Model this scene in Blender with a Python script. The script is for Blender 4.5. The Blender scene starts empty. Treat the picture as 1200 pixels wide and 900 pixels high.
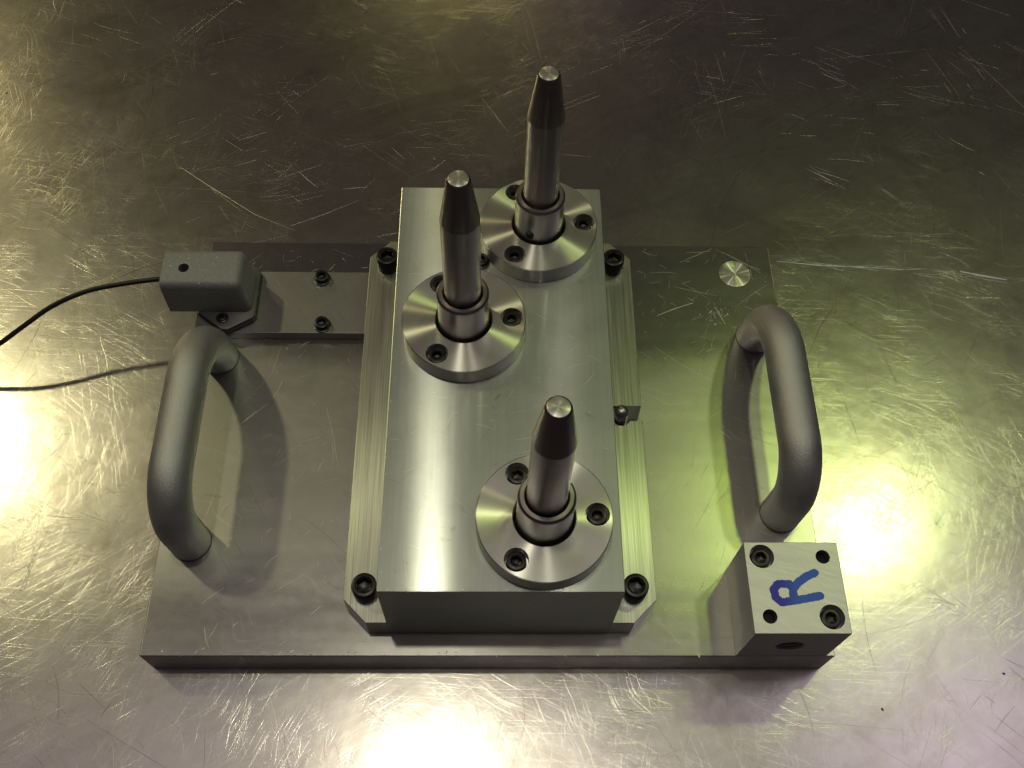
import bpy, bmesh, math, random
from mathutils import Vector, Matrix, noise as mnoise
PI = math.pi
S = 0.001                      # all lengths below are millimetres
SC = bpy.context.scene
COL = SC.collection

# ------------------------------------------------------------------ camera
cam_d = bpy.data.cameras.new('camera')
cam = bpy.data.objects.new('camera', cam_d); COL.objects.link(cam)
rx = Vector((0.99976268, -0.00513296, 0.02117178))
ry = Vector((-0.00588825, 0.872004, 0.48946333))
rz = Vector((-0.02097427, -0.48947183, 0.87176683))
M = Matrix((rx, ry, rz)).transposed().to_4x4()
M.translation = Vector((-0.025, -129.122, 544.242)) * S
cam.matrix_world = M
cam_d.sensor_width = 36.0
cam_d.lens = 36.0 * 1165.457 / 1200.0
cam_d.clip_start = 0.01; cam_d.clip_end = 50.0
SC.camera = cam

# ------------------------------------------------------------------ world and lamps
W = bpy.data.worlds.new('World'); SC.world = W; W.use_nodes = True
bg = W.node_tree.nodes['Background']
bg.inputs[0].default_value = (1.0, 0.70, 0.92, 1); bg.inputs[1].default_value = 0.022

def lamp(name, pos, target, size, power, col, shape='DISK', sy=None):
    d = bpy.data.lights.new(name, 'AREA'); d.shape = shape; d.size = size
    if sy: d.size_y = sy
    d.energy = power; d.color = col
    o = bpy.data.objects.new(name, d); COL.objects.link(o)
    o.location = pos
    o.rotation_euler = (Vector(target) - Vector(pos)).to_track_quat('-Z', 'Y').to_euler()
    return o
# high-bay lamps of the workshop, 3 m above the bench
lamp('bay_lamp_west',  (-2.12, 1.60, 3.0), (0, 0.1, 0), 0.17, 15, (1.0, 0.92, 0.52))
lamp('bay_lamp_east',  (1.42, 1.25, 3.0), (0, 0.1, 0), 0.15, 5.8, (0.88, 1.0, 0.44))
lamp('bay_lamp_inner_east', (1.0, 1.30, 3.0), (0, 0.1, 0), 0.16, 2.4, (0.72, 1.0, 0.14))
lamp('bay_lamp_south', (-0.20, 0.31, 3.0), (0, 0.1, 0), 0.10, 7, (1.0, 0.93, 0.72))
lamp('bay_lamp_south_east', (0.24, 0.04, 3.0), (0, 0.1, 0), 0.10, 2.8, (1.0, 0.93, 0.74))
lamp('bay_lamp_north', (-0.35, 6.3, 3.2), (0, 0.1, 0), 0.30, 8, (1.0, 0.88, 0.28))
lamp('bay_lamp_north_east', (0.55, 7.0, 3.2), (0, 0.1, 0), 0.30, 5, (1.0, 0.66, 0.72))
lamp('bay_lamp_far_west', (-3.6, 4.2, 3.0), (0, 0.1, 0), 0.30, 22, (1.0, 0.85, 0.38))
lamp('overhead_fill',  (0.0, 0.30, 3.2), (0.0, 0.1, 0), 4.2, 3.8, (1.0, 0.85, 0.95), 'RECTANGLE', 0.8)  # added soft fill in place of ceiling bounce, not a fixture
lamp('overhead_fill_east',  (1.75, 0.40, 3.2), (0.1, 0, 0), 1.3, 3.2, (0.92, 0.74, 1.0), 'RECTANGLE', 0.9)  # added lilac fill that brightens the front right of the bench

vs = SC.view_settings
vs.view_transform = 'Standard'; vs.look = 'None'; vs.gamma = 1.0; vs.exposure = 0.0
vs.use_curve_mapping = False

# ------------------------------------------------------------------ node helpers
class NT:
    def __init__(self, name):
        self.m = bpy.data.materials.new(name); self.m.use_nodes = True
        self.t = self.m.node_tree; self.n = self.t.nodes; self.n.clear()
        self.out = self.n.new('ShaderNodeOutputMaterial')
        self.b = self.n.new('ShaderNodeBsdfPrincipled')
        self.t.links.new(self.b.outputs[0], self.out.inputs[0])
        self.tc = self.n.new('ShaderNodeTexCoord')
        sc = self.n.new('ShaderNodeVectorMath'); sc.operation = 'SCALE'; sc.inputs['Scale'].default_value = 1.0 / S
        self.t.links.new(self.tc.outputs['Object'], sc.inputs[0])
        oi = self.n.new('ShaderNodeObjectInfo')
        mu = self.n.new('ShaderNodeMath'); mu.operation = 'MULTIPLY'; mu.inputs[1].default_value = 577.0
        self.t.links.new(oi.outputs['Random'], mu.inputs[0])
        self.mm = sc.outputs[0]                     # object coordinates in mm
        ad = self.n.new('ShaderNodeVectorMath'); ad.operation = 'ADD'
        self.t.links.new(sc.outputs[0], ad.inputs[0]); self.t.links.new(mu.outputs[0], ad.inputs[1])
        self.off = ad.outputs[0]                    # the same, shifted per object
    def put(self, sock, v):
        if isinstance(v, bpy.types.NodeSocket): self.t.links.new(v, sock)
        else: sock.default_value = v
    def math(self, op, a, b=0.0, clamp=False):
        n = self.n.new('ShaderNodeMath'); n.operation = op; n.use_clamp = clamp
        self.put(n.inputs[0], a); self.put(n.inputs[1], b); return n.outputs[0]
    def mapping(self, v, rot=0.0, scale=(1, 1, 1), loc=(0, 0, 0)):
        n = self.n.new('ShaderNodeMapping'); n.vector_type = 'POINT'
        # rotate first, scale second
        r = self.n.new('ShaderNodeVectorRotate'); r.rotation_type = 'Z_AXIS'; r.inputs['Angle'].default_value = rot
        self.put(r.inputs['Vector'], v)
        self.put(n.inputs[0], r.outputs[0]); n.inputs[3].default_value = scale; n.inputs[1].default_value = loc
        return n.outputs[0]
    def noise(self, v, scale, detail=2.0, rough=0.5, dist=0.0):
        n = self.n.new('ShaderNodeTexNoise'); self.put(n.inputs['Vector'], v)
        n.inputs['Scale'].default_value = scale; n.inputs['Detail'].default_value = detail
        n.inputs['Roughness'].default_value = rough; n.inputs['Distortion'].default_value = dist
        return n.outputs['Fac']
    def ramp(self, v, a, b, lo=0.0, hi=1.0):
        n = self.n.new('ShaderNodeMapRange'); n.clamp = True
        self.put(n.inputs[0], v)
        for i, x in enumerate((a, b, lo, hi)): n.inputs[i + 1].default_value = x
        return n.outputs[0]
    def mix(self, f, a, b):
        n = self.n.new('ShaderNodeMix'); n.data_type = 'RGBA'
        self.put(n.inputs[0], f); self.put(n.inputs[6], a); self.put(n.inputs[7], b); return n.outputs[2]
    def bump(self, h, dist, strength=1.0, prev=None):
        n = self.n.new('ShaderNodeBump'); self.put(n.inputs['Height'], h)
        n.inputs['Distance'].default_value = dist * S; n.inputs['Strength'].default_value = strength
        if prev is not None: self.t.links.new(prev, n.inputs['Normal'])
        return n.outputs[0]
    def set(self, **k):
        for a, v in k.items(): self.put(self.b.inputs[a.replace('_', ' ')], v)
    def dual(self, fac, r2, an=None):
        """second, broader reflection lobe of a worn surface"""
        c = self.n.new('ShaderNodeBsdfPrincipled')
        for i in self.b.inputs:
            if i.is_linked: self.t.links.new(i.links[0].from_socket, c.inputs[i.identifier])
            elif i.name in ('Metallic', 'Base Color', 'Anisotropic', 'Anisotropic Rotation'): c.inputs[i.identifier].default_value = i.default_value
        for l in list(c.inputs['Roughness'].links): self.t.links.remove(l)
        self.put(c.inputs['Roughness'], r2)
        if an is not None: c.inputs['Anisotropic'].default_value = an
        m = self.n.new('ShaderNodeMixShader'); self.put(m.inputs[0], fac)
        self.t.links.new(self.b.outputs[0], m.inputs[1]); self.t.links.new(c.outputs[0], m.inputs[2])
        self.t.links.new(m.outputs[0], self.out.inputs[0])
    def brushed(self, fac, rough, an, tan, rot=0.0):
        """mix in a strongly directional lobe, spread along the tangent"""
        g = self.n.new('ShaderNodeBsdfAnisotropic')
        bc, nm = self.b.inputs['Base Color'], self.b.inputs['Normal']
        self.put(g.inputs['Color'], bc.links[0].from_socket if bc.is_linked else bc.default_value)
        if nm.is_linked: self.t.links.new(nm.links[0].from_socket, g.inputs['Normal'])
        g.inputs['Roughness'].default_value = rough; g.inputs['Anisotropy'].default_value = -an
        g.inputs['Rotation'].default_value = rot; self.t.links.new(tan, g.inputs['Tangent'])
        m = self.n.new('ShaderNodeMixShader'); self.put(m.inputs[0], fac)
        self.t.links.new(self.b.outputs[0], m.inputs[1]); self.t.links.new(g.outputs[0], m.inputs[2])
        self.t.links.new(m.outputs[0], self.out.inputs[0])
    def streaks(self, v, rot, length, width, lo, hi, warp=0.0, off=0.0):
        if warp:
            w = self.noise(v, 0.02, 1.0)
            c = self.n.new('ShaderNodeVectorMath'); c.operation = 'ADD'
            k = self.math('MULTIPLY', w, warp); self.put(c.inputs[0], v); self.put(c.inputs[1], k); v = c.outputs[0]
        q = self.mapping(v, rot, (1.0 / length, 1.0 / width, 1.0 / 40), (off, off * 1.7, off))
        return self.ramp(self.noise(q, 1.0, 1.0), lo, hi)
    def const_vec(self, v):
        n = self.n.new('ShaderNodeCombineXYZ')
        for i in range(3): n.inputs[i].default_value = v[i]
        return n.outputs[0]
    def radial(self):
        n = self.n.new('ShaderNodeTangent'); n.direction_type = 'RADIAL'; n.axis = 'Z'; return n.outputs[0]
    def uvtangent(self):
        n = self.n.new('ShaderNodeTangent'); n.direction_type = 'UV_MAP'; n.uv_map = 'UVMap'; return n.outputs[0]

MAT = {}
def build_materials():
    # bench: worn stainless sheet
    n = NT('bench_steel'); v = n.mm
    big = n.noise(v, 0.006, 4, 0.6, 0.4); mid = n.noise(v, 0.03, 4, 0.65, 0.6); fine = n.noise(v, 0.5, 3, 0.6)
    sc = [n.streaks(v, r, L, w, lo, hi, wp, o) for r, L, w, lo, hi, wp, o in (
        (0.5, 45, 0.55, 0.63, 0.73, 10, 3.1), (-0.55, 40, 0.5, 0.63, 0.73, 12, 9.7), (1.2, 50, 0.6, 0.65, 0.75, 14, 17.0),
        (-1.1, 35, 0.5, 0.64, 0.74, 8, 29.0), (0.05, 60, 0.5, 0.63, 0.73, 6, 41.0), (1.7, 30, 0.6, 0.66, 0.76, 16, 57.0))]
    s = sc[0]
    for q in sc[1:]: s = n.math('MAXIMUM', s, q)
    patch = n.ramp(n.noise(v, 0.018, 3, 0.6), 0.35, 0.65)
    s = n.math('MULTIPLY', s, patch)
    grime = n.ramp(n.noise(v, 0.012, 5, 0.7, 1.2), 0.52, 0.75)
    col = n.mix(big, (0.50, 0.48, 0.44, 1), (0.62, 0.60, 0.56, 1))
    smear = n.ramp(n.noise(n.mapping(v, -0.5, (0.006, 0.03, 1)), 1.0, 5, 0.7, 0.8), 0.50, 0.72)
    col = n.mix(n.math('MULTIPLY', grime, 0.5), col, (0.30, 0.26, 0.20, 1))
    col = n.mix(n.math('MULTIPLY', smear, 0.45), col, (0.34, 0.30, 0.24, 1))
    col = n.mix(n.math('MULTIPLY', s, 0.25), col, (0.85, 0.84, 0.80, 1))
    r = n.math('ADD', n.ramp(mid, 0.25, 0.75, 0.13, 0.20), n.math('MULTIPLY', s, 0.10))
    h = n.math('ADD', n.math('MULTIPLY', s, -0.6), n.math('MULTIPLY', fine, 0.25))
    nb = n.bump(n.noise(v, 0.02, 3, 0.55), 0.9, 0.25)
    nb = n.bump(h, 0.05, 0.5, nb)
    n.set(Base_Color=col, Metallic=1.0, Roughness=r, Normal=nb)
    n.dual(n.ramp(n.noise(v, 0.012, 5, 0.7, 0.8), 0.3, 0.7, 0.38, 0.70), 0.285)
    MAT['bench'] = n.m

    # anisotropic groove materials for single scratches (UV: U runs across the groove)
    for key, c, r in (('scratch', (0.80, 0.78, 0.73, 1), 0.55), ('scuff', (0.95, 0.94, 0.95, 1), 0.6)):
        n = NT(key + '_metal')
        n.set(Base_Color=c, Metallic=1.0, Roughness=r, Anisotropic=0.97, Tangent=n.uvtangent())
        MAT[key] = n.m
    n = NT('dirt_line'); n.set(Base_Color=(0.05, 0.045, 0.035, 1), Roughness=0.6, Metallic=0.0); MAT['dirt'] = n.m

    # base plate: cold-rolled steel, faint grain along X
    n = NT('plate_steel'); v = n.mm
    g = n.noise(n.mapping(v, 0, (0.02, 1.6, 1.6)), 1.0, 3, 0.6)
    g2 = n.noise(n.mapping(v, 0, (1.4, 0.03, 1.4)), 1.0, 2, 0.6)
    mid = n.noise(v, 0.02, 4, 0.6, 0.5)
    sep = n.n.new('ShaderNodeSeparateXYZ'); n.put(sep.inputs[0], v)      # rougher band between the handles, placed to spread the lamp glow
    arcs = n.math('MULTIPLY', n.streaks(v, 0.35, 60, 0.7, 0.58, 0.72, 50, 5.0), n.ramp(n.noise(v, 0.02, 2), 0.45, 0.6))
    col = n.mix(mid, (0.43, 0.43, 0.40, 1), (0.53, 0.53, 0.49, 1))
    spot = n.ramp(n.noise(v, 0.05, 4, 0.7, 0.8), 0.60, 0.72)
    col = n.mix(n.math('MULTIPLY', spot, 0.22), col, (0.30, 0.25, 0.18, 1))
    col = n.mix(n.math('MULTIPLY', arcs, 0.25), col, (0.8, 0.79, 0.76, 1))
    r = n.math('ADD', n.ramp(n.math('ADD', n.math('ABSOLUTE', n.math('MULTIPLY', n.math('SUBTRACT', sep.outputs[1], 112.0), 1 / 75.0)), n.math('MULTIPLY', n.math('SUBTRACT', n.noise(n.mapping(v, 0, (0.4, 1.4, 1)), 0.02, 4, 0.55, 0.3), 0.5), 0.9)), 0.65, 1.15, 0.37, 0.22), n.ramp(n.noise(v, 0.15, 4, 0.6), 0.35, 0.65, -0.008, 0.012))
    nb = n.bump(n.noise(n.mapping(v, 0, (0.006, 0.03, 0.03)), 1.0, 2, 0.5), 1.0, 0.35)
    nb = n.bump(n.math('ADD', n.math('MULTIPLY', g, 0.7), n.math('MULTIPLY', g2, 0.5)), 0.004, 0.3, nb)
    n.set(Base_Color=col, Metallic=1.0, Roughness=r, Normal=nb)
    n.dual(0.35, 0.22)
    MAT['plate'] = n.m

    # ground block: fine grain across, highlights stretched along Y
    n = NT('ground_steel'); v = n.mm
    g = n.noise(n.mapping(v, 0, (0.03, 2.2, 2.2)), 1.0, 3, 0.6)
    mid = n.noise(v, 0.03, 3, 0.6, 0.3)
    spot = n.ramp(n.noise(v, 0.11, 2, 0.6, 0.8), 0.70, 0.78)
    smudge = n.ramp(n.noise(v, 0.025, 5, 0.65, 1.0), 0.48, 0.70)
    g3 = n.noise(n.mapping(v, 0, (0.5, 0.012, 1.0)), 1.0, 3, 0.6)
    col = n.mix(mid, (0.49, 0.53, 0.49, 1), (0.58, 0.62, 0.57, 1))
    col = n.mix(n.math('MULTIPLY', spot, 0.5), col, (0.22, 0.19, 0.12, 1))
    col = n.mix(n.math('MULTIPLY', smudge, 0.35), col, (0.38, 0.40, 0.36, 1))
    col = n.mix(n.ramp(g3, 0.3, 0.7, 0.0, 0.28), col, (0.36, 0.39, 0.35, 1))
    n.set(Base_Color=col, Metallic=1.0, Roughness=n.ramp(g, 0.25, 0.75, 0.40, 0.47), Normal=n.bump(g, 0.010, 0.4))
    n.brushed(0.42, 0.165, 0.80, n.const_vec((0, 0.7, 0.7)))
    MAT['ground'] = n.m

    # flange rails: milled lines along Y
    n = NT('milled_steel'); v = n.mm
    g = n.noise(n.mapping(v, 0, (1.3, 0.012, 1.3)), 1.0, 3, 0.7)
    c2 = n.noise(n.mapping(v, 0.0, (0.35, 1.2, 1.0)), 1.0, 2, 0.6)
    col = n.mix(n.ramp(g, 0.3, 0.7), (0.40, 0.42, 0.37, 1), (0.74, 0.76, 0.68, 1))
    n.set(Base_Color=col, Metallic=1.0, Roughness=n.ramp(g, 0.25, 0.75, 0.30, 0.42),
          Normal=n.bump(n.math('ADD', g, n.math('MULTIPLY', c2, 0.4)), 0.03, 0.5))
    n.brushed(0.5, 0.30, 0.6, n.const_vec((0.8, 0, 0.6)))
    MAT['milled'] = n.m

    # small mounting strip: ground, diagonal hatch scratches
    n = NT('hatched_steel'); v = n.mm
    h1 = n.streaks(v, 0.9, 16, 0.22, 0.55, 0.72, 4, 2.0); h2 = n.streaks(v, -0.8, 16, 0.22, 0.58, 0.74, 4, 7.0)
    s = n.math('MAXIMUM', h1, h2)
    col = n.mix(n.math('MULTIPLY', s, 0.12), (0.44, 0.44, 0.43, 1), (0.62, 0.62, 0.62, 1))
    n.set(Base_Color=col, Metallic=1.0, Roughness=n.ramp(s, 0, 1, 0.32, 0.37), Normal=n.bump(s, 0.008, 0.4))
    MAT['strip'] = n.m

    # turned faces
    def turned(key, c, r, an, tint=0.06, dual=0.0, bmp=0.008):
        n = NT(key + '_steel'); v = n.mm
        sx = n.n.new('ShaderNodeSeparateXYZ'); n.put(sx.inputs[0], v)
        rad = n.math('SQRT', n.math('ADD', n.math('POWER', sx.outputs[0], 2), n.math('POWER', sx.outputs[1], 2)))
        cv = n.n.new('ShaderNodeCombineXYZ'); n.put(cv.inputs[0], rad); n.put(cv.inputs[1], n.math('MULTIPLY', sx.outputs[2], 1.0))
        g = n.noise(cv.outputs[0], 2.5, 3, 0.7)
        k = n.noise(n.off, 0.07, 3, 0.6)
        col = n.mix(k, tuple(max(0, x - tint) for x in c[:3]) + (1,), c)
        n.set(Base_Color=col, Metallic=1.0, Roughness=n.math('ADD', r, n.ramp(g, 0.3, 0.7, -0.03, 0.04)), Normal=n.bump(g, bmp, 0.4))
        if dual: n.brushed(dual, 0.30, an, n.radial(), 0.25)
        MAT[key] = n.m
    turned('turned', (0.66, 0.66, 0.62, 1), 0.42, 0.74, 0.06, 0.6)
    turned('plug', (0.70, 0.70, 0.66, 1), 0.38, 0.74, 0.06, 0.55)
    turned('tip', (0.60, 0.59, 0.56, 1), 0.45, 0.5, 0.15, 0.5)
    turned('pin', (0.35, 0.325, 0.325, 1), 0.32, 0.2, 0.04, 0, 0.002)
    turned('collar', (0.46, 0.44, 0.43, 1), 0.34, 0.3, 0.04, 0, 0.003)

    # R block: fine milled, swirled
    n = NT('corner_steel'); v = n.mm
    a = n.streaks(v, 0.6, 25, 0.35, 0.50, 0.75, 30, 4.0)
    g = n.noise(n.mapping(v, 0.25, (0.05, 2.0, 2.0)), 1.0, 3, 0.6)
    col = n.mix(n.math('MULTIPLY', a, 0.3), (0.50, 0.50, 0.51, 1), (0.76, 0.76, 0.77, 1))
    n.set(Base_Color=col, Metallic=1.0, Roughness=n.ramp(g, 0.3, 0.7, 0.40, 0.48), Normal=n.bump(g, 0.02, 0.45))
    MAT['corner'] = n.m

    # handles: blasted aluminium
    n = NT('blasted_aluminium'); v = n.off
    f = n.noise(v, 1.3, 3, 0.7); k = n.noise(v, 0.06, 4, 0.65, 0.4)
    col = n.mix(k, (0.42, 0.43, 0.46, 1), (0.60, 0.61, 0.63, 1))
    n.set(Base_Color=col, Metallic=0.9, Roughness=n.ramp(k, 0.3, 0.7, 0.46, 0.56), Normal=n.bump(f, 0.4, 0.8))
    MAT['handle'] = n.m

    # black oxide screws
    n = NT('black_oxide'); f = n.noise(n.off, 1.0, 3, 0.6)
    n.set(Base_Color=n.mix(f, (0.012, 0.012, 0.012, 1), (0.035, 0.033, 0.03, 1)), Metallic=0.3, Roughness=n.ramp(f, 0.3, 0.7, 0.24, 0.4),
          Normal=n.bump(f, 0.03, 0.3))
    MAT['oxide'] = n.m

    # sensor housing: grey hammered powder coat with sparkles
    n = NT('powder_coat'); v = n.mm
    f = n.noise(v, 0.9, 3, 0.7)
    sp = n.ramp(n.noise(v, 1.1, 1, 0.5), 0.69, 0.74)
    col = n.mix(f, (0.19, 0.20, 0.21, 1), (0.32, 0.335, 0.345, 1))
    col = n.mix(sp, col, (0.75, 0.75, 0.70, 1))
    n.set(Base_Color=col, Metallic=0.25, Roughness=n.ramp(f, 0.3, 0.7, 0.42, 0.55), Normal=n.bump(f, 0.5, 0.7))
    MAT['powder'] = n.m
    n = NT('foot_enamel'); n.set(Base_Color=(0.10, 0.10, 0.105, 1), Metallic=0.2, Roughness=0.4); MAT['foot'] = n.m
    n = NT('rubber'); n.set(Base_Color=(0.014, 0.013, 0.012, 1), Roughness=0.5); MAT['rubber'] = n.m
    n = NT('hole_black'); n.set(Base_Color=(0.006, 0.006, 0.006, 1), Roughness=0.7); MAT['hole'] = n.m

    # marker ink, thin and wiped towards one end
    n = NT('marker_ink'); v = n.mm
    sx = n.n.new('ShaderNodeSeparateXYZ'); n.put(sx.inputs[0], v)
    f = n.noise(v, 0.8, 3, 0.6)
    fade = n.ramp(n.math('ADD', sx.outputs[0], n.math('MULTIPLY', f, 5.0)), 6.0, 13.5)
    col = n.mix(fade, (0.035, 0.03, 0.62, 1), (0.03, 0.15, 0.85, 1))
    tr = n.n.new('ShaderNodeBsdfTransparent')
    mx = n.n.new('ShaderNodeMixShader')
    n.put(mx.inputs[0], n.math('ADD', n.math('MULTIPLY', fade, 0.12), n.ramp(f, 0.5, 0.75, 0.0, 0.15), True))
    n.t.links.new(n.b.outputs[0], mx.inputs[1]); n.t.links.new(tr.outputs[0], mx.inputs[2])
    n.t.links.new(mx.outputs[0], n.out.inputs[0])
    n.set(Base_Color=col, Roughness=0.5, Metallic=0.0)
    MAT['ink'] = n.m
build_materials()

# ------------------------------------------------------------------ mesh helpers
def mesh_from(bm, name, angle=30):
    bmesh.ops.recalc_face_normals(bm, faces=bm.faces)
    bmesh.ops.scale(bm, vec=(S, S, S), verts=bm.verts)
    me = bpy.data.meshes.new(name); bm.to_mesh(me); bm.free()
    for p in me.polygons: p.use_smooth = True
    me.set_sharp_from_angle(angle=math.radians(angle))
    return me
def obj(name, me, mat, parent=None, loc=(0, 0, 0), label=None):
    o = bpy.data.objects.new(name, me); COL.objects.link(o)
    if mat and not me.materials: me.materials.append(MAT[mat])
    o.location = Vector(loc) * S
    if parent is not None: o.parent = parent
    if label: o['label'] = label
    if name == 'screw': o.rotation_euler.z = (loc[0] * 12.9898 + loc[1] * 78.233 + (parent.location.x * 5e3 if parent else 0)) % 1.047
    return o
def box_bm(x0, x1, y0, y1, z0, z1, bev=0.0, seg=2):
    bm = bmesh.new()
    bmesh.ops.create_cube(bm, size=1.0)
    for v in bm.verts:
        v.co = Vector(((x0 + x1) / 2 + v.co.x * (x1 - x0), (y0 + y1) / 2 + v.co.y * (y1 - y0), (z0 + z1) / 2 + v.co.z * (z1 - z0)))
    if bev: bmesh.ops.bevel(bm, geom=list(bm.edges), offset=bev, segments=seg, profile=0.5, affect='EDGES')
    return bm
def prism_bm(pts, z0, z1, bev=0.0):
    bm = bmesh.new()
    a = [bm.verts.new((x, y, z0)) for x, y in pts]; b = [bm.verts.new((x, y, z1)) for x, y in pts]
    k = len(pts)
    bm.faces.new(a[::-1]); bm.faces.new(b)
    for i in range(k): bm.faces.new((a[i], a[(i + 1) % k], b[(i + 1) % k], b[i]))
    bmesh.ops.recalc_face_normals(bm, faces=bm.faces)
    if bev:
        bmesh.ops.bevel(bm, geom=list(bm.edges), offset=bev, segments=2, profile=0.5, affect='EDGES')
    return bm
def lathe_bm(prof, n=64, closed=False, bm=None, axis=None):
    """profile of (r, z); r = 0 ends become a cap point"""
    bm = bm or bmesh.new(); rings = []
    for q in prof:
        if q is None: rings.append(None); continue
        r, z = q
        if r == 0: rings.append([bm.verts.new((0, 0, z))])
        else: rings.append([bm.verts.new((r * math.cos(2 * PI * i / n), r * math.sin(2 * PI * i / n), z)) for i in range(n)])
    pairs = list(zip(rings, rings[1:]))
    if closed: pairs.append((rings[-1], rings[0]))
    for a, b in pairs:
        if a is None or b is None: continue
        for i in range(n):
            j = (i + 1) % n
            if len(a) == 1 and len(b) == 1: continue
            if len(a) == 1: bm.faces.new((a[0], b[i], b[j]))
            elif len(b) == 1: bm.faces.new((a[i], a[j], b[0]))
            else: bm.faces.new((a[i], a[j], b[j], b[i]))
    bmesh.ops.recalc_face_normals(bm, faces=bm.faces)
    return bm
def cut(me, cutters, angle=30):
    """boolean difference, done once per mesh"""
    o = bpy.data.objects.new('tmp', me); COL.objects.link(o); tmp = [o]
    for c in cutters:
        k = bpy.data.objects.new('tmp', c); COL.objects.link(k); tmp.append(k)
        md = o.modifiers.new('cut', 'BOOLEAN'); md.operation = 'DIFFERENCE'; md.object = k; md.solver = 'EXACT'
    dg = bpy.context.evaluated_depsgraph_get()
    new = bpy.data.meshes.new_from_object(o.evaluated_get(dg))
    for k in tmp: bpy.data.objects.remove(k)
    for p in new.polygons: p.use_smooth = True
    new.set_sharp_from_angle(angle=math.radians(angle))
    new.materials.clear()
    return new
def cyl_me(x, y, z0, z1, r, n=32, along='Z'):
    bm = lathe_bm([(0, z0), (r, z0), (r, z1), (0, z1)], n)
    if along == 'Y':
        bmesh.ops.rotate(bm, cent=(0, 0, 0), matrix=Matrix.Rotation(-PI / 2, 3, 'X'), verts=bm.verts)
    bmesh.ops.translate(bm, vec=(x, y, 0) if along == 'Z' else (x, 0, y), verts=bm.verts)
    return mesh_from(bm, 'cutter')
def tube_bm(path, r, n=24, caps=True):
    bm = bmesh.new(); rings = []; k = len(path)
    P = [Vector(p) for p in path]
    t0 = (P[1] - P[0]).normalized()
    u = t0.orthogonal().normalized()
    for i in range(k):
        t = (P[min(i + 1, k - 1)] - P[max(i - 1, 0)]).normalized()
        u = (u - t * u.dot(t)).normalized(); w = t.cross(u)
        rings.append([bm.verts.new(P[i] + (u * math.cos(2 * PI * j / n) + w * math.sin(2 * PI * j / n)) * r) for j in range(n)])
    for a, b in zip(rings, rings[1:]):
        for j in range(n): bm.faces.new((a[j], a[(j + 1) % n], b[(j + 1) % n], b[j]))
    if caps: bm.faces.new(rings[0][::-1]); bm.faces.new(rings[-1])
    return bm
def socket_screw_me(r, h, hexr, depth, name='screw', washer=0.0):
    """socket head cap screw, base at z = 0, hexagon recess in the top"""
    n = 36; bm = bmesh.new(); c = r * 0.10
    def circ(rad, z): return [bm.verts.new((rad * math.cos(2 * PI * i / n), rad * math.sin(2 * PI * i / n), z)) for i in range(n)]
    def hexa(R, z):
        out = []
        for i in range(n):
            a = 2 * PI * i / n; k = (a % (PI / 3)) - PI / 6
            rad = R * math.cos(PI / 6) / math.cos(k)
            out.append(bm.verts.new((rad * math.cos(a), rad * math.sin(a), z)))
        return out
    rings = []
    if washer: rings += [circ(washer, 0), circ(washer, 0.9), circ(r * 1.02, 1.1)]
    else: rings += [circ(r, 0)]
    rings += [circ(r, h - c), circ(r - c * 0.4, h - c * 0.3), circ(r - c * 1.2, h), circ(hexr * 1.13, h), circ(hexr * 1.05, h - 0.35),
              hexa(hexr, h - 0.6), hexa(hexr, h - depth), hexa(hexr * 0.5, h - depth - 0.5)]
    for a, b in zip(rings, rings[1:]):
        for i in range(n): bm.faces.new((a[i], a[(i + 1) % n], b[(i + 1) % n], b[i]))
    bm.faces.new(rings[-1][::-1]); bm.faces.new(rings[0])
    return mesh_from(bm, name)

def strips_mesh(name, strokes, z, mat):
    """thin grooves: strokes = [(points, width)]; U runs across each stroke"""
    vs_, fs, uv = [], [], []
    for pts, w in strokes:
        k = len(pts); base = len(vs_)
        for i, (x, y) in enumerate(pts):
            x0, y0 = pts[max(i - 1, 0)]; x1, y1 = pts[min(i + 1, k - 1)]
            dx, dy = x1 - x0, y1 - y0; L = math.hypot(dx, dy) or 1
            t = i / (k - 1); ww = w * (0.25 + 0.75 * math.sin(PI * min(max(t, 0.04), 0.96)) ** 0.6) / 2
            nx, ny = -dy / L * ww, dx / L * ww
            vs_ += [((x + nx) * S, (y + ny) * S, z * S), ((x - nx) * S, (y - ny) * S, z * S)]
            uv += [(0.0, t), (1.0, t)]
        for i in range(k - 1):
            a = base + 2 * i; fs.append((a, a + 1, a + 3, a + 2))
    me = bpy.data.meshes.new(name); me.from_pydata(vs_, [], fs)
    ul = me.uv_layers.new(name='UVMap')
    for lp in me.loops: ul.data[lp.index].uv = uv[lp.vertex_index]
    me.materials.append(MAT[mat]); me.update()
    return me
def arc(x, y, a, L, bend, k=7):
    """a stroke of length L starting at (x, y) in direction a, turning by bend"""
    pts = []; st = L / (k - 1)
    for i in range(k):
        pts.append((x, y)); b = a + bend * i / (k - 1)
        x += math.cos(b) * st; y += math.sin(b) * st
    return pts

# ------------------------------------------------------------------ the bench
rng = random.Random(11)
bm = box_bm(-900, 900, -420, 1000, -40, 0, 2.0, 3)
table = obj('table_top', mesh_from(bm, 'table_top', 12), 'bench')
table['kind'] = 'structure'; table['label'] = 'worn scratched stainless steel bench top'

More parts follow.
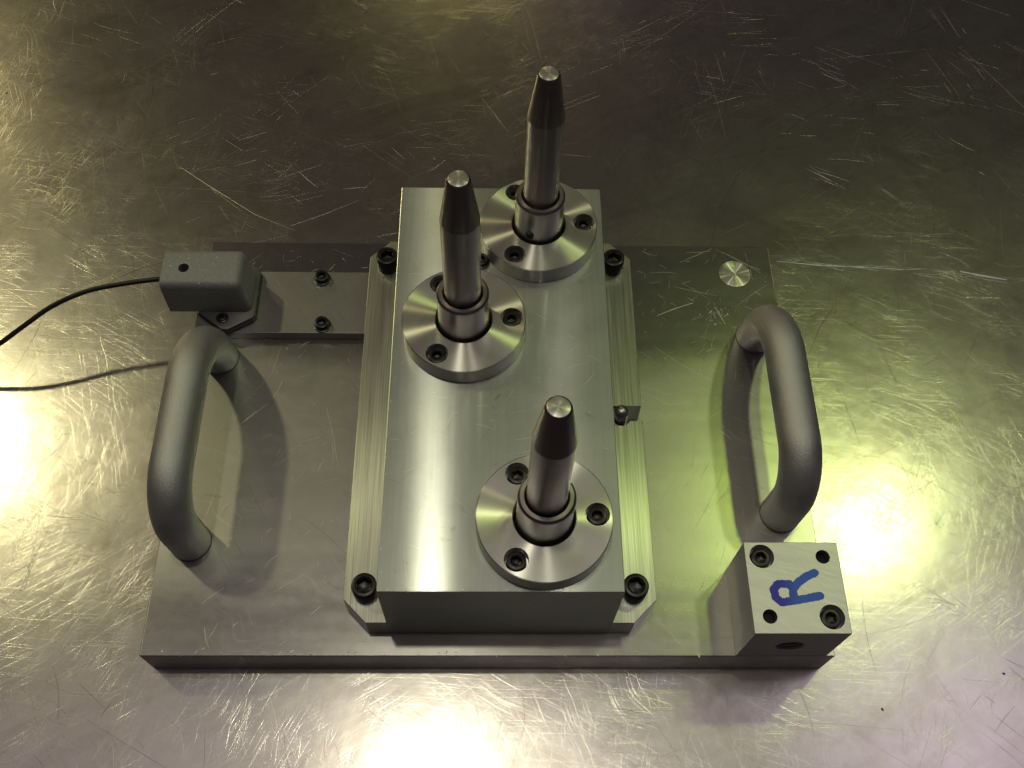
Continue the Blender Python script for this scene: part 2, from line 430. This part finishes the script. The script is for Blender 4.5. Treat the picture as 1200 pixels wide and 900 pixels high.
def in_plate(x, y, m=3): return -180 - m < x < 180 + m and -m < y < 265 + m
strokes = []
for c in range(780):                                   # bundles of near-parallel scratches
    cx, cy = rng.uniform(-450, 450), rng.uniform(-90, 560)
    base = rng.choice((-0.5, -0.62, 0.35, 0.5, 1.1, 1.35, -1.1, 0.05)) + rng.gauss(0, 0.22)
    for q in range(rng.choice((1, 1, 1, 2, 3, 5, 7))):
        x, y = cx + rng.gauss(0, 9), cy + rng.gauss(0, 9)
        L = min(110, rng.lognormvariate(2.6, 0.8)); w = rng.choice((1, 1, 1, 1, 2)) * rng.uniform(0.06, 0.13)
        p = arc(x, y, base + rng.gauss(0, 0.10), L, rng.gauss(0, 0.12))
        if not any(in_plate(*u) for u in p): strokes.append((p, w))
for c in range(150):                                   # tight curls left of and right of the fixture
    cx, cy = (rng.gauss(-255, 55), rng.gauss(90, 90)) if rng.random() < 0.5 else (rng.gauss(300, 60), rng.gauss(110, 100))
    a = rng.uniform(0, 2 * PI)
    for q in range(rng.choice((1, 2, 4))):
        p = arc(cx + rng.gauss(0, 5), cy + rng.gauss(0, 5), a + rng.gauss(0, 0.15), rng.uniform(6, 24), rng.gauss(0, 0.55), 8)
        if not any(in_plate(*u) for u in p): strokes.append((p, rng.uniform(0.06, 0.18)))
strokes += [([(-222, 351.8), (-198.5, 334.2), (-162.7, 308.8), (-135, 295.8)], 0.42), ([(-138.3, 299.5), (-116, 310), (-93.3, 322.5)], 0.36)]
sm = obj('scratch_marks', strips_mesh('scratch_marks', strokes, 0.03, 'scratch'), None, table); sm['kind'] = 'stuff'
white = [([(193.3, 273.4), (222, 270.1), (250.9, 269), (279.7, 267.2)], 0.9), ([(317.5, 266.1), (331.3, 262.7), (348, 259.4)], 1.8)]
for k in range(40):
    t = rng.random(); x = 195 + 165 * t
    white.append((arc(x, 273 - 0.085 * (x - 195) + rng.gauss(0, 1.6), rng.gauss(-0.1, 0.12), rng.uniform(4, 26), rng.gauss(0, 0.1)), rng.uniform(0.1, 0.4)))
for k in range(26):
    white.append((arc(-330 + rng.gauss(0, 26), 330 + rng.gauss(0, 30), rng.gauss(-0.25, 0.15), rng.uniform(4, 20), rng.gauss(0, 0.2)), rng.uniform(0.2, 0.6)))
sm = obj('scuff_marks', strips_mesh('scuff_marks', white, 0.06, 'scuff'), None, table); sm['kind'] = 'stuff'
dark = [([(262.7, 425.9), (230.2, 403.7), (201.3, 378), (176, 349.3), (160.7, 321.8), (149, 284.4)], 0.35),
        ([(123.7, 516.7), (123.9, 473.5), (124.4, 419.3), (125.1, 381)], 0.4), ([(121, 516.6), (150, 504.5), (182.2, 488.7)], 0.3),
        ([(227.2, 238.2), (214, 219.4), (204.3, 199.8)], 0.35)]
for k in range(420):
    x, y = (rng.gauss(190, 140), rng.gauss(360, 140)) if k < 170 else (rng.uniform(-440, 440), rng.uniform(-80, 540))
    p = arc(x, y, rng.gauss(PI / 2 - 0.2, 0.8), rng.uniform(5, 60), rng.gauss(0, 0.45), 9)
    if not any(in_plate(*u) for u in p): dark.append((p, rng.uniform(0.05, 0.16)))
for x, y in ((210.3, -22.4), (156.1, 389.8), (155, 404.2), (281, -3.1), (41.3, 276.1), (-360, 420), (-300, 20), (330, 300)):
    dark.append((arc(x, y, rng.uniform(0, 3), 1.6, 0.3, 4), 1.3))
sm = obj('dirt_lines', strips_mesh('dirt_lines', dark, 0.09, 'dirt'), None, table); sm['kind'] = 'stuff'

# ------------------------------------------------------------------ the fixture
T = 26.66; FZ = 45.33; BZ = 96.81; DZ = BZ + 11.08
fx = bpy.data.objects.new('locating_fixture', None); COL.objects.link(fx)
fx['label'] = 'steel locating fixture with three upright guide pins, two bar handles and a block marked R'
fx['category'] = 'fixture'

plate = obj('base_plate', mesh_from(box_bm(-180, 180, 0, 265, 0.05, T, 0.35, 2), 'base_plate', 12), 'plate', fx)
ps = [([(89.8, 135.1), (97.5, 137.9)], 0.9), ([(103.1, 210.9), (114.2, 216.1), (126.5, 220.7)], 0.5), ([(140.1, 217.6), (145.2, 204.9)], 1.2),
      ([(-148.6, 15), (-147, 8), (-144.2, 3)], 0.8), ([(-147.5, 16), (-144.6, 10)], 0.4), ([(92.5, 24.7), (109.2, 9.3)], 0.35), ([(88, 20), (100, 6)], 0.3),
      ([(-145.1, 133.7), (-137.3, 142.2)], 0.5), ([(-140.5, 19.9), (-137, 20)], 0.8), ([(-139, 26), (-136.6, 26.4)], 0.5),
      ([(-179.45, 0.6), (-179.5, 40), (-179.45, 98)], 0.4), ([(179.45, 222), (179.5, 240), (179.45, 264)], 0.45), ([(-179.45, 232), (-179.45, 264)], 0.35)]  # bright lines drawn as the glint of the plate edges
for k in range(900):
    x, y = rng.uniform(-178, 178), rng.uniform(2, 263)
    if -80 < x < 90 and 8 < y: continue
    a = rng.choice((0.8, -0.8, 0.02, 1.3, -0.5)) + rng.gauss(0, 0.3)
    p = arc(x, y, a, min(45, rng.lognormvariate(1.7, 0.9)), rng.gauss(0, 0.3))
    if all(-179 < u[0] < 179 and 1 < u[1] < 264 for u in p): ps.append((p, rng.uniform(0.08, 0.24)))
for k in range(30):                                    # rubbed patch by the right handle
    ps.append((arc(rng.gauss(141, 4), rng.gauss(212, 5), rng.gauss(1.4, 0.5), rng.uniform(0.8, 3.5), 0), rng.uniform(0.2, 0.6)))
for k in range(26):                                    # nicks along the front edge
    ps.append((arc(rng.uniform(-178, 125), rng.uniform(0.6, 2.2), rng.gauss(0, 1.0), rng.uniform(0.5, 2.2), 0, 3), rng.uniform(0.3, 0.7)))
sm = obj('scratch_marks', strips_mesh('plate_scratches_glints', ps, T + 0.03, 'scratch'), None, plate); sm['kind'] = 'stuff'

# round plug let into the plate
bm = lathe_bm([(10.0, 0.02), (10.0, 0.22), (9.6, 0.3), (9.2, 0.3), (9.0, 0.14), (8.6, 0.14), (4, 0.10), (0.7, 0.06), (0, 0.0)], 64)
obj('round_plug', mesh_from(bm, 'round_plug'), 'plug', plate, (155.5, 243.3, T))

# --- bar handles
def handle(x, y0, y1, zt, r, b0, b1, lean0, lean1):
    path = [(y0, T), (y0, T + 3)]
    for i in range(15):
        a = PI / 2 * i / 14; path.append((y0 + b0 - b0 * math.cos(a), zt - b0 + b0 * math.sin(a)))
    for i in range(1, 6): path.append((y0 + b0 + (y1 - y0 - b0 - b1) * i / 6, zt))
    for i in range(15):
        a = PI / 2 * i / 14; path.append((y1 - b1 + b1 * math.sin(a), zt - b1 + b1 * math.cos(a)))
    path += [(y1, T + 3), (y1, T)]
    path = [(x, y + (lean0 + (lean1 - lean0) * (y - y0) / (y1 - y0)) * (z - T) / (zt - T), z) for y, z in path]
    h = obj('handle', mesh_from(tube_bm([(px - x, py - y0, pz - T) for px, py, pz in path], r, 40), 'handle', 60), 'handle', fx, (x, y0, T))
    for y in (y0, y1):
        bm = lathe_bm([(r + 0.25, 0.0), (r + 0.25, 0.35), (r - 0.6, 0.35)], 48)
        obj('foot_ring', mesh_from(bm, 'foot_ring'), 'rubber', h, (0, y - y0, 0.02))
    return h
handle(-162.8, 61.8, 178.2, 78.0, 11.0, 27, 36, -2.5, -10.5)
handle(161.8, 79.0, 195.4, 78.0, 11.0, 27, 36, -2.5, -10.5)

# --- slide block with flanged base
def flange_outline():
    c = 12.1
    return [(-75, 12 + c), (-75 + c, 12), (85.7 - c, 12), (85.7, 12 + c), (85.7, 127.7), (78.5, 127.7)] + \
           [(73.8 + 5.0 * math.cos(a), 129.6 - 5.0 * math.sin(a)) for a in [PI * 0.12 + PI * 0.76 * i / 8 for i in range(9)]] + \
           [(68.6, 127.7), (68.6, 137.0), (85.7, 137.0), (85.7, 252.5 - c), (85.7 - c, 252.5), (-75 + c, 252.5), (-75, 252.5 - c)]
flange = obj('flange_plate', mesh_from(prism_bm(flange_outline(), T + 0.03, FZ, 0.25), 'flange_plate', 12), 'milled', fx)
body = obj('block_body', mesh_from(box_bm(-52.4, 62.6, 11.9, 252.3, T + 0.06, BZ, 0.3, 2), 'block_body', 12), 'ground', fx)
bs = []
for k in range(170):
    x, y = rng.uniform(-51, 61), rng.uniform(14, 250)
    p = arc(x, y, rng.choice((0.05, 0.05, 1.5, 0.9, -0.7)) + rng.gauss(0, 0.25), min(40, rng.lognormvariate(1.5, 0.9)), rng.gauss(0, 0.25))
    if all(-52 < u[0] < 62 and 12.5 < u[1] < 252 for u in p): bs.append((p, rng.uniform(0.05, 0.13)))
for k in range(22):                                    # nicks along the front and left edges
    bs.append((arc(rng.uniform(-51, 60), rng.uniform(12.5, 13.4), rng.gauss(0, 0.8), rng.uniform(0.5, 1.6), 0, 3), rng.uniform(0.2, 0.45)))
    bs.append((arc(rng.uniform(-51.9, -51.2), rng.uniform(14, 250), rng.gauss(1.57, 0.5), rng.uniform(0.5, 1.8), 0, 3), rng.uniform(0.15, 0.35)))
sm = obj('scratch_marks', strips_mesh('block_scratches', bs, BZ + 0.015, 'scratch'), None, body); sm['kind'] = 'stuff'
dk = [(arc(rng.uniform(-50, 60), rng.uniform(15, 250), rng.uniform(0, 3), rng.uniform(0.6, 14), rng.gauss(0, 0.4), 5), rng.choice((0.08, 0.1, 0.5))) for k in range(34)]
dk = [(p, w if len(p) and math.hypot(p[-1][0] - p[0][0], p[-1][1] - p[0][1]) < 3 else min(w, 0.1)) for p, w in dk]
sm = obj('dirt_lines', strips_mesh('block_dirt', [d for d in dk if all(-52 < u[0] < 62 and 13 < u[1] < 251 for u in d[0])], BZ + 0.022, 'dirt'), None, body); sm['kind'] = 'stuff'
scr_big = socket_screw_me(6.5, 11.0, 4.0, 5.5)
for x, y in ((-63.6, 28.3), (74.2, 28.3), (-63.6, 233.8), (74.2, 233.8)):
    obj('screw', scr_big, 'oxide', flange, (x, y, FZ + 0.02))
bm = lathe_bm([(0, 0), (4.2, 0), (4.2, 23.4)] + [(4.2 * math.cos(a), 23.4 + 3.6 * math.sin(a)) for a in [PI / 2 * i / 8 for i in range(1, 8)]] + [(0, 27.0)], 40)
obj('stop_pin', mesh_from(bm, 'stop_pin', 50), 'collar', flange, (73.3, 130.6, T + 0.05), 'dark dome-headed stop pin standing in the notch')
obj('screw', socket_screw_me(3.9, 3.6, 2.0, 2.4, washer=4.8), 'oxide', body, (-6.0, 199.2, BZ + 0.02))

# --- flange discs with counterbored screws
R = 32.4
prof = [(14.9, -0.0), (R - 0.3, 0.0), (R, 0.3), (R, 10.7), (R - 0.45, 11.08), (15.2, 11.08), (14.9, 10.8)]
disc_me = mesh_from(lathe_bm(prof, 128, True), 'disc')
SPOT = [(25.1 * math.cos(math.radians(a)), 25.1 * math.sin(math.radians(a))) for a in (2.5, 120, 238)]
disc_me = cut(disc_me, [cyl_me(x, y, 4.5, 14, 5.8, 40) for x, y in SPOT])
disc_me.materials.append(MAT['turned'])
scr_disc = socket_screw_me(4.75, 5.2, 2.45, 3.4)
well_me = mesh_from(lathe_bm([(14.85, 0.0), (14.85, 0.4), (0, 0.4)], 48), 'well')
ZP = 132.2 - BZ
collar_prof = [(13.3, 0.5), (13.3, ZP - 1.3), (12.9, ZP - 0.6), (12.2, ZP), (10.4, ZP), (9.6, ZP - 1.2), (9.55, ZP - 3.5)]
collar_me = mesh_from(lathe_bm(collar_prof, 64), 'collar', 25)
ZT = 217.2 - BZ; ZK = 190.0 - BZ
pin_prof = [(9.25, 0.5), (9.25, ZK), None, (9.25, ZK), (5.45, ZT - 1.5), (5.2, ZT - 0.8), (4.7, ZT - 0.25), (4.0, ZT), (0, ZT)]
pin_me = mesh_from(lathe_bm(pin_prof, 64), 'guide_pin', 40)
face_me = mesh_from(lathe_bm([(4.5, -0.12), (4.0, 0.04), (2.0, 0.04), (0, 0.04)], 48), 'tip_face')
for i, (x, y) in enumerate(((-14.53, 154.9), (25.75, 218.1), (25.3, 44.93))):
    d = obj('flange_disc', disc_me, 'turned', fx, (x, y, BZ + 0.03))
    for sx, sy in SPOT: obj('screw', scr_disc, 'oxide', d, (sx, sy, 4.52))
    obj('well_floor', well_me, 'hole', d, (0, 0, 0.05))
    p = obj('guide_pin', pin_me, 'pin', fx, (x, y, BZ + 0.03))
    obj('collar', collar_me, 'collar', p)
    obj('tip_face', face_me, 'tip', p, (0, 0, ZT))
    if i == 1:                                        # set screw in the rear collar
        bm = lathe_bm([(0, 0.0), (1.2, 0.0), (1.5, 0.6), (2.3, 0.6), (2.5, 0.2), (2.5, -0.8)], 24)
        bmesh.ops.rotate(bm, cent=(0, 0, 0), matrix=Matrix.Rotation(PI / 2, 3, 'X'), verts=bm.verts)
        bmesh.ops.rotate(bm, cent=(0, 0, 0), matrix=Matrix.Rotation(-0.42, 3, 'Z'), verts=bm.verts)
        obj('set_screw', mesh_from(bm, 'set_screw'), 'oxide', p, (-13.5 * math.sin(0.42), -13.5 * math.cos(0.42), 16.0))

# --- mounting strip, sensor housing and cable
strip = obj('mounting_strip', mesh_from(box_bm(-179, -76.6, 192, 237, T + 0.03, 33.8, 0.25, 2), 'mounting_strip', 12), 'strip', fx)
scr_btn = socket_screw_me(4.3, 4.6, 2.4, 3.0, washer=5.3)
for x, y in ((-105.4, 231.4), (-102.4, 196.4 + 0.8)): obj('screw', scr_btn, 'oxide', strip, (x, y, 33.82))

bx0, bx1, by0, by1, bz0, bz1 = -193.5, -144.6, 203.3, 231.5, 39.0, 65.6
bm = box_bm(bx0, bx1, by0, by1, bz0, bz1)
for e in list(bm.edges): pass
def sel(bm, f): return [e for e in bm.edges if f(e)]
top_e = sel(bm, lambda e: all(v.co.z > bz1 - 1 for v in e.verts) and not all(v.co.x < bx0 + 1 for v in e.verts))
rt_e = sel(bm, lambda e: all(v.co.x > bx1 - 1 for v in e.verts) and abs(e.verts[0].co.z - e.verts[1].co.z) > 5)
for v in bm.verts:                                     # sides draw in slightly towards the top
    if v.co.z > bz1 - 1: v.co.x += -2.0 if v.co.x > -170 else 0.4; v.co.y += 0.8 if v.co.y < 215 else -0.8
bmesh.ops.bevel(bm, geom=top_e + rt_e, offset=4.2, segments=6, profile=0.5, affect='EDGES')
ome = mesh_from(bm, 'sensor_housing', 40)
ome = cut(ome, [cyl_me(-180.6, 216.4, 57, 80, 3.1, 32)])
ome.materials.append(MAT['powder'])
sens = obj('sensor_housing', ome, 'powder', fx)
ft = [(-177, 203.5), (-161.5, 191.2), (-158, 190.8), (-144, 199.5), (-142.8, 202), (-142.8, 232), (-145, 236), (-159, 242), (-177, 230)]
obj('mounting_foot', mesh_from(prism_bm(ft, 36.4, 39.0, 0.4), 'mounting_foot'), 'foot', sens)
fb = [(-160 + (x + 160) * 1.02, 217 + (y - 217) * 1.02) for x, y in ft]
obj('gasket', mesh_from(prism_bm(fb, 33.85, 36.35, 0.2), 'gasket'), 'rubber', sens)
obj('screw', socket_screw_me(2.9, 2.3, 1.5, 1.6, washer=3.6), 'oxide', sens, (-161.6, 198.6, 39.0))
obj('screw', socket_screw_me(2.2, 1.6, 1.1, 1.2), 'oxide', sens, (-180.6, 216.4, 57.1))
def spline(P, k=8):
    out = []; P = [Vector(p) for p in P]; P = [P[0] * 2 - P[1]] + P + [P[-1] * 2 - P[-2]]
    for i in range(1, len(P) - 2):
        for j in range(k):
            t = j / k; a, b, c, d = P[i - 1:i + 3]
            out.append(0.5 * ((2 * b) + (c - a) * t + (2 * a - 5 * b + 4 * c - d) * t * t + (3 * b - a - 3 * c + d) * t ** 3))
    out.append(P[-2]); return out
cp = [(-190, 219.5, 50), (-199, 219.3, 50), (-224, 215.2, 49.5), (-243, 210.9, 48), (-263, 203.5, 43), (-281, 193, 36), (-300, 184, 27), (-330, 178, 14), (-370, 176, 4), (-430, 178, 1.7), (-520, 190, 1.7)]
obj('cable', mesh_from(tube_bm(spline(cp), 1.5, 14), 'cable', 60), 'rubber', fx)

# --- corner block marked R
X0, X1, Y1, RZ = 128.0, 175.4, 46.74, 69.25
cme = mesh_from(box_bm(X0, X1, 0.06, Y1, T + 0.03, RZ, 0.3, 2), 'corner_block')
thread = [(0, -4)] + [(7.3, -4), (7.3, 0.4)]
for i in range(9): thread += [(6.7, 0.9 + i * 1.5), (7.15, 1.65 + i * 1.5)]
thread += [(6.7, 15), (0, 16)]
tb = lathe_bm(thread, 40)
bmesh.ops.rotate(tb, cent=(0, 0, 0), matrix=Matrix.Rotation(-PI / 2, 3, 'X'), verts=tb.verts)
bmesh.ops.translate(tb, vec=(151, 0, 47), verts=tb.verts)
cme = cut(cme, [cyl_me(136.3, 39.2, RZ - 7, RZ + 5, 6.2, 40), cyl_me(167.0, 8.4, RZ - 7, RZ + 5, 6.2, 40),
                cyl_me(167.1, 39.0, RZ - 14, RZ + 5, 3.6, 32), cyl_me(136.5, 8.6, RZ - 14, RZ + 5, 3.6, 32), mesh_from(tb, 'thread')], 12)
cme.materials.append(MAT['corner'])
corner = obj('corner_block', cme, 'corner', fx)
scr_c = socket_screw_me(5.1, 5.4, 2.7, 3.6)
for x, y in ((136.3, 39.2), (167.0, 8.4)): obj('screw', scr_c, 'oxide', corner, (x, y, RZ - 6.98))
for x, y in ((167.1, 39.0), (136.5, 8.6)):
    obj('dowel', mesh_from(lathe_bm([(3.55, 0), (3.55, 8.0), (3.2, 8.4), (0, 8.4)], 32), 'dowel'), 'hole', corner, (x, y, RZ - 13.9))

# marker letter: one flat outline of overlapping strokes, united on a fine grid
PEN = [[(162.6, 18.9), (156.3, 17.7), (149.1, 16.5), (143.2, 15.6)],
       [(143.2, 15.6), (140.6, 18.0), (140.0, 22.0), (142.7, 24.9), (148.2, 25.0), (149.7, 22.0), (149.1, 16.5)],
       [(149.7, 22.2), (152.8, 25.8), (156.8, 28.5), (161.7, 30.7)]]
def seg_d(p, a, b):
    ax, ay = a; bx, by = b; dx, dy = bx - ax, by - ay
    t = max(0, min(1, ((p[0] - ax) * dx + (p[1] - ay) * dy) / (dx * dx + dy * dy)))
    return math.hypot(p[0] - ax - t * dx, p[1] - ay - t * dy)
bm = bmesh.new(); g = 0.16; ox, oy = 136.0, 11.5; vmap = {}
def gv(i, j):
    if (i, j) not in vmap: vmap[(i, j)] = bm.verts.new((ox + i * g - 140, oy + j * g - 15, 0))
    return vmap[(i, j)]
for i in range(int(30 / g)):
    for j in range(int(23 / g)):
        p = (ox + (i + 0.5) * g, oy + (j + 0.5) * g)
        dd = min(seg_d(p, a, b) for L in PEN for a, b in zip(L, L[1:]))
        if dd < 2.05 + 0.3 * mnoise.noise(Vector((p[0] * 0.9, p[1] * 0.9, 0))): bm.faces.new((gv(i, j), gv(i + 1, j), gv(i + 1, j + 1), gv(i, j + 1)))
bmesh.ops.scale(bm, vec=(S, S, S), verts=bm.verts)
lme = bpy.data.meshes.new('marker_letter'); bm.to_mesh(lme); bm.free()
obj('marker_letter', lme, 'ink', corner, (140, 15, RZ + 0.03), 'blue hand-drawn marker letter R')
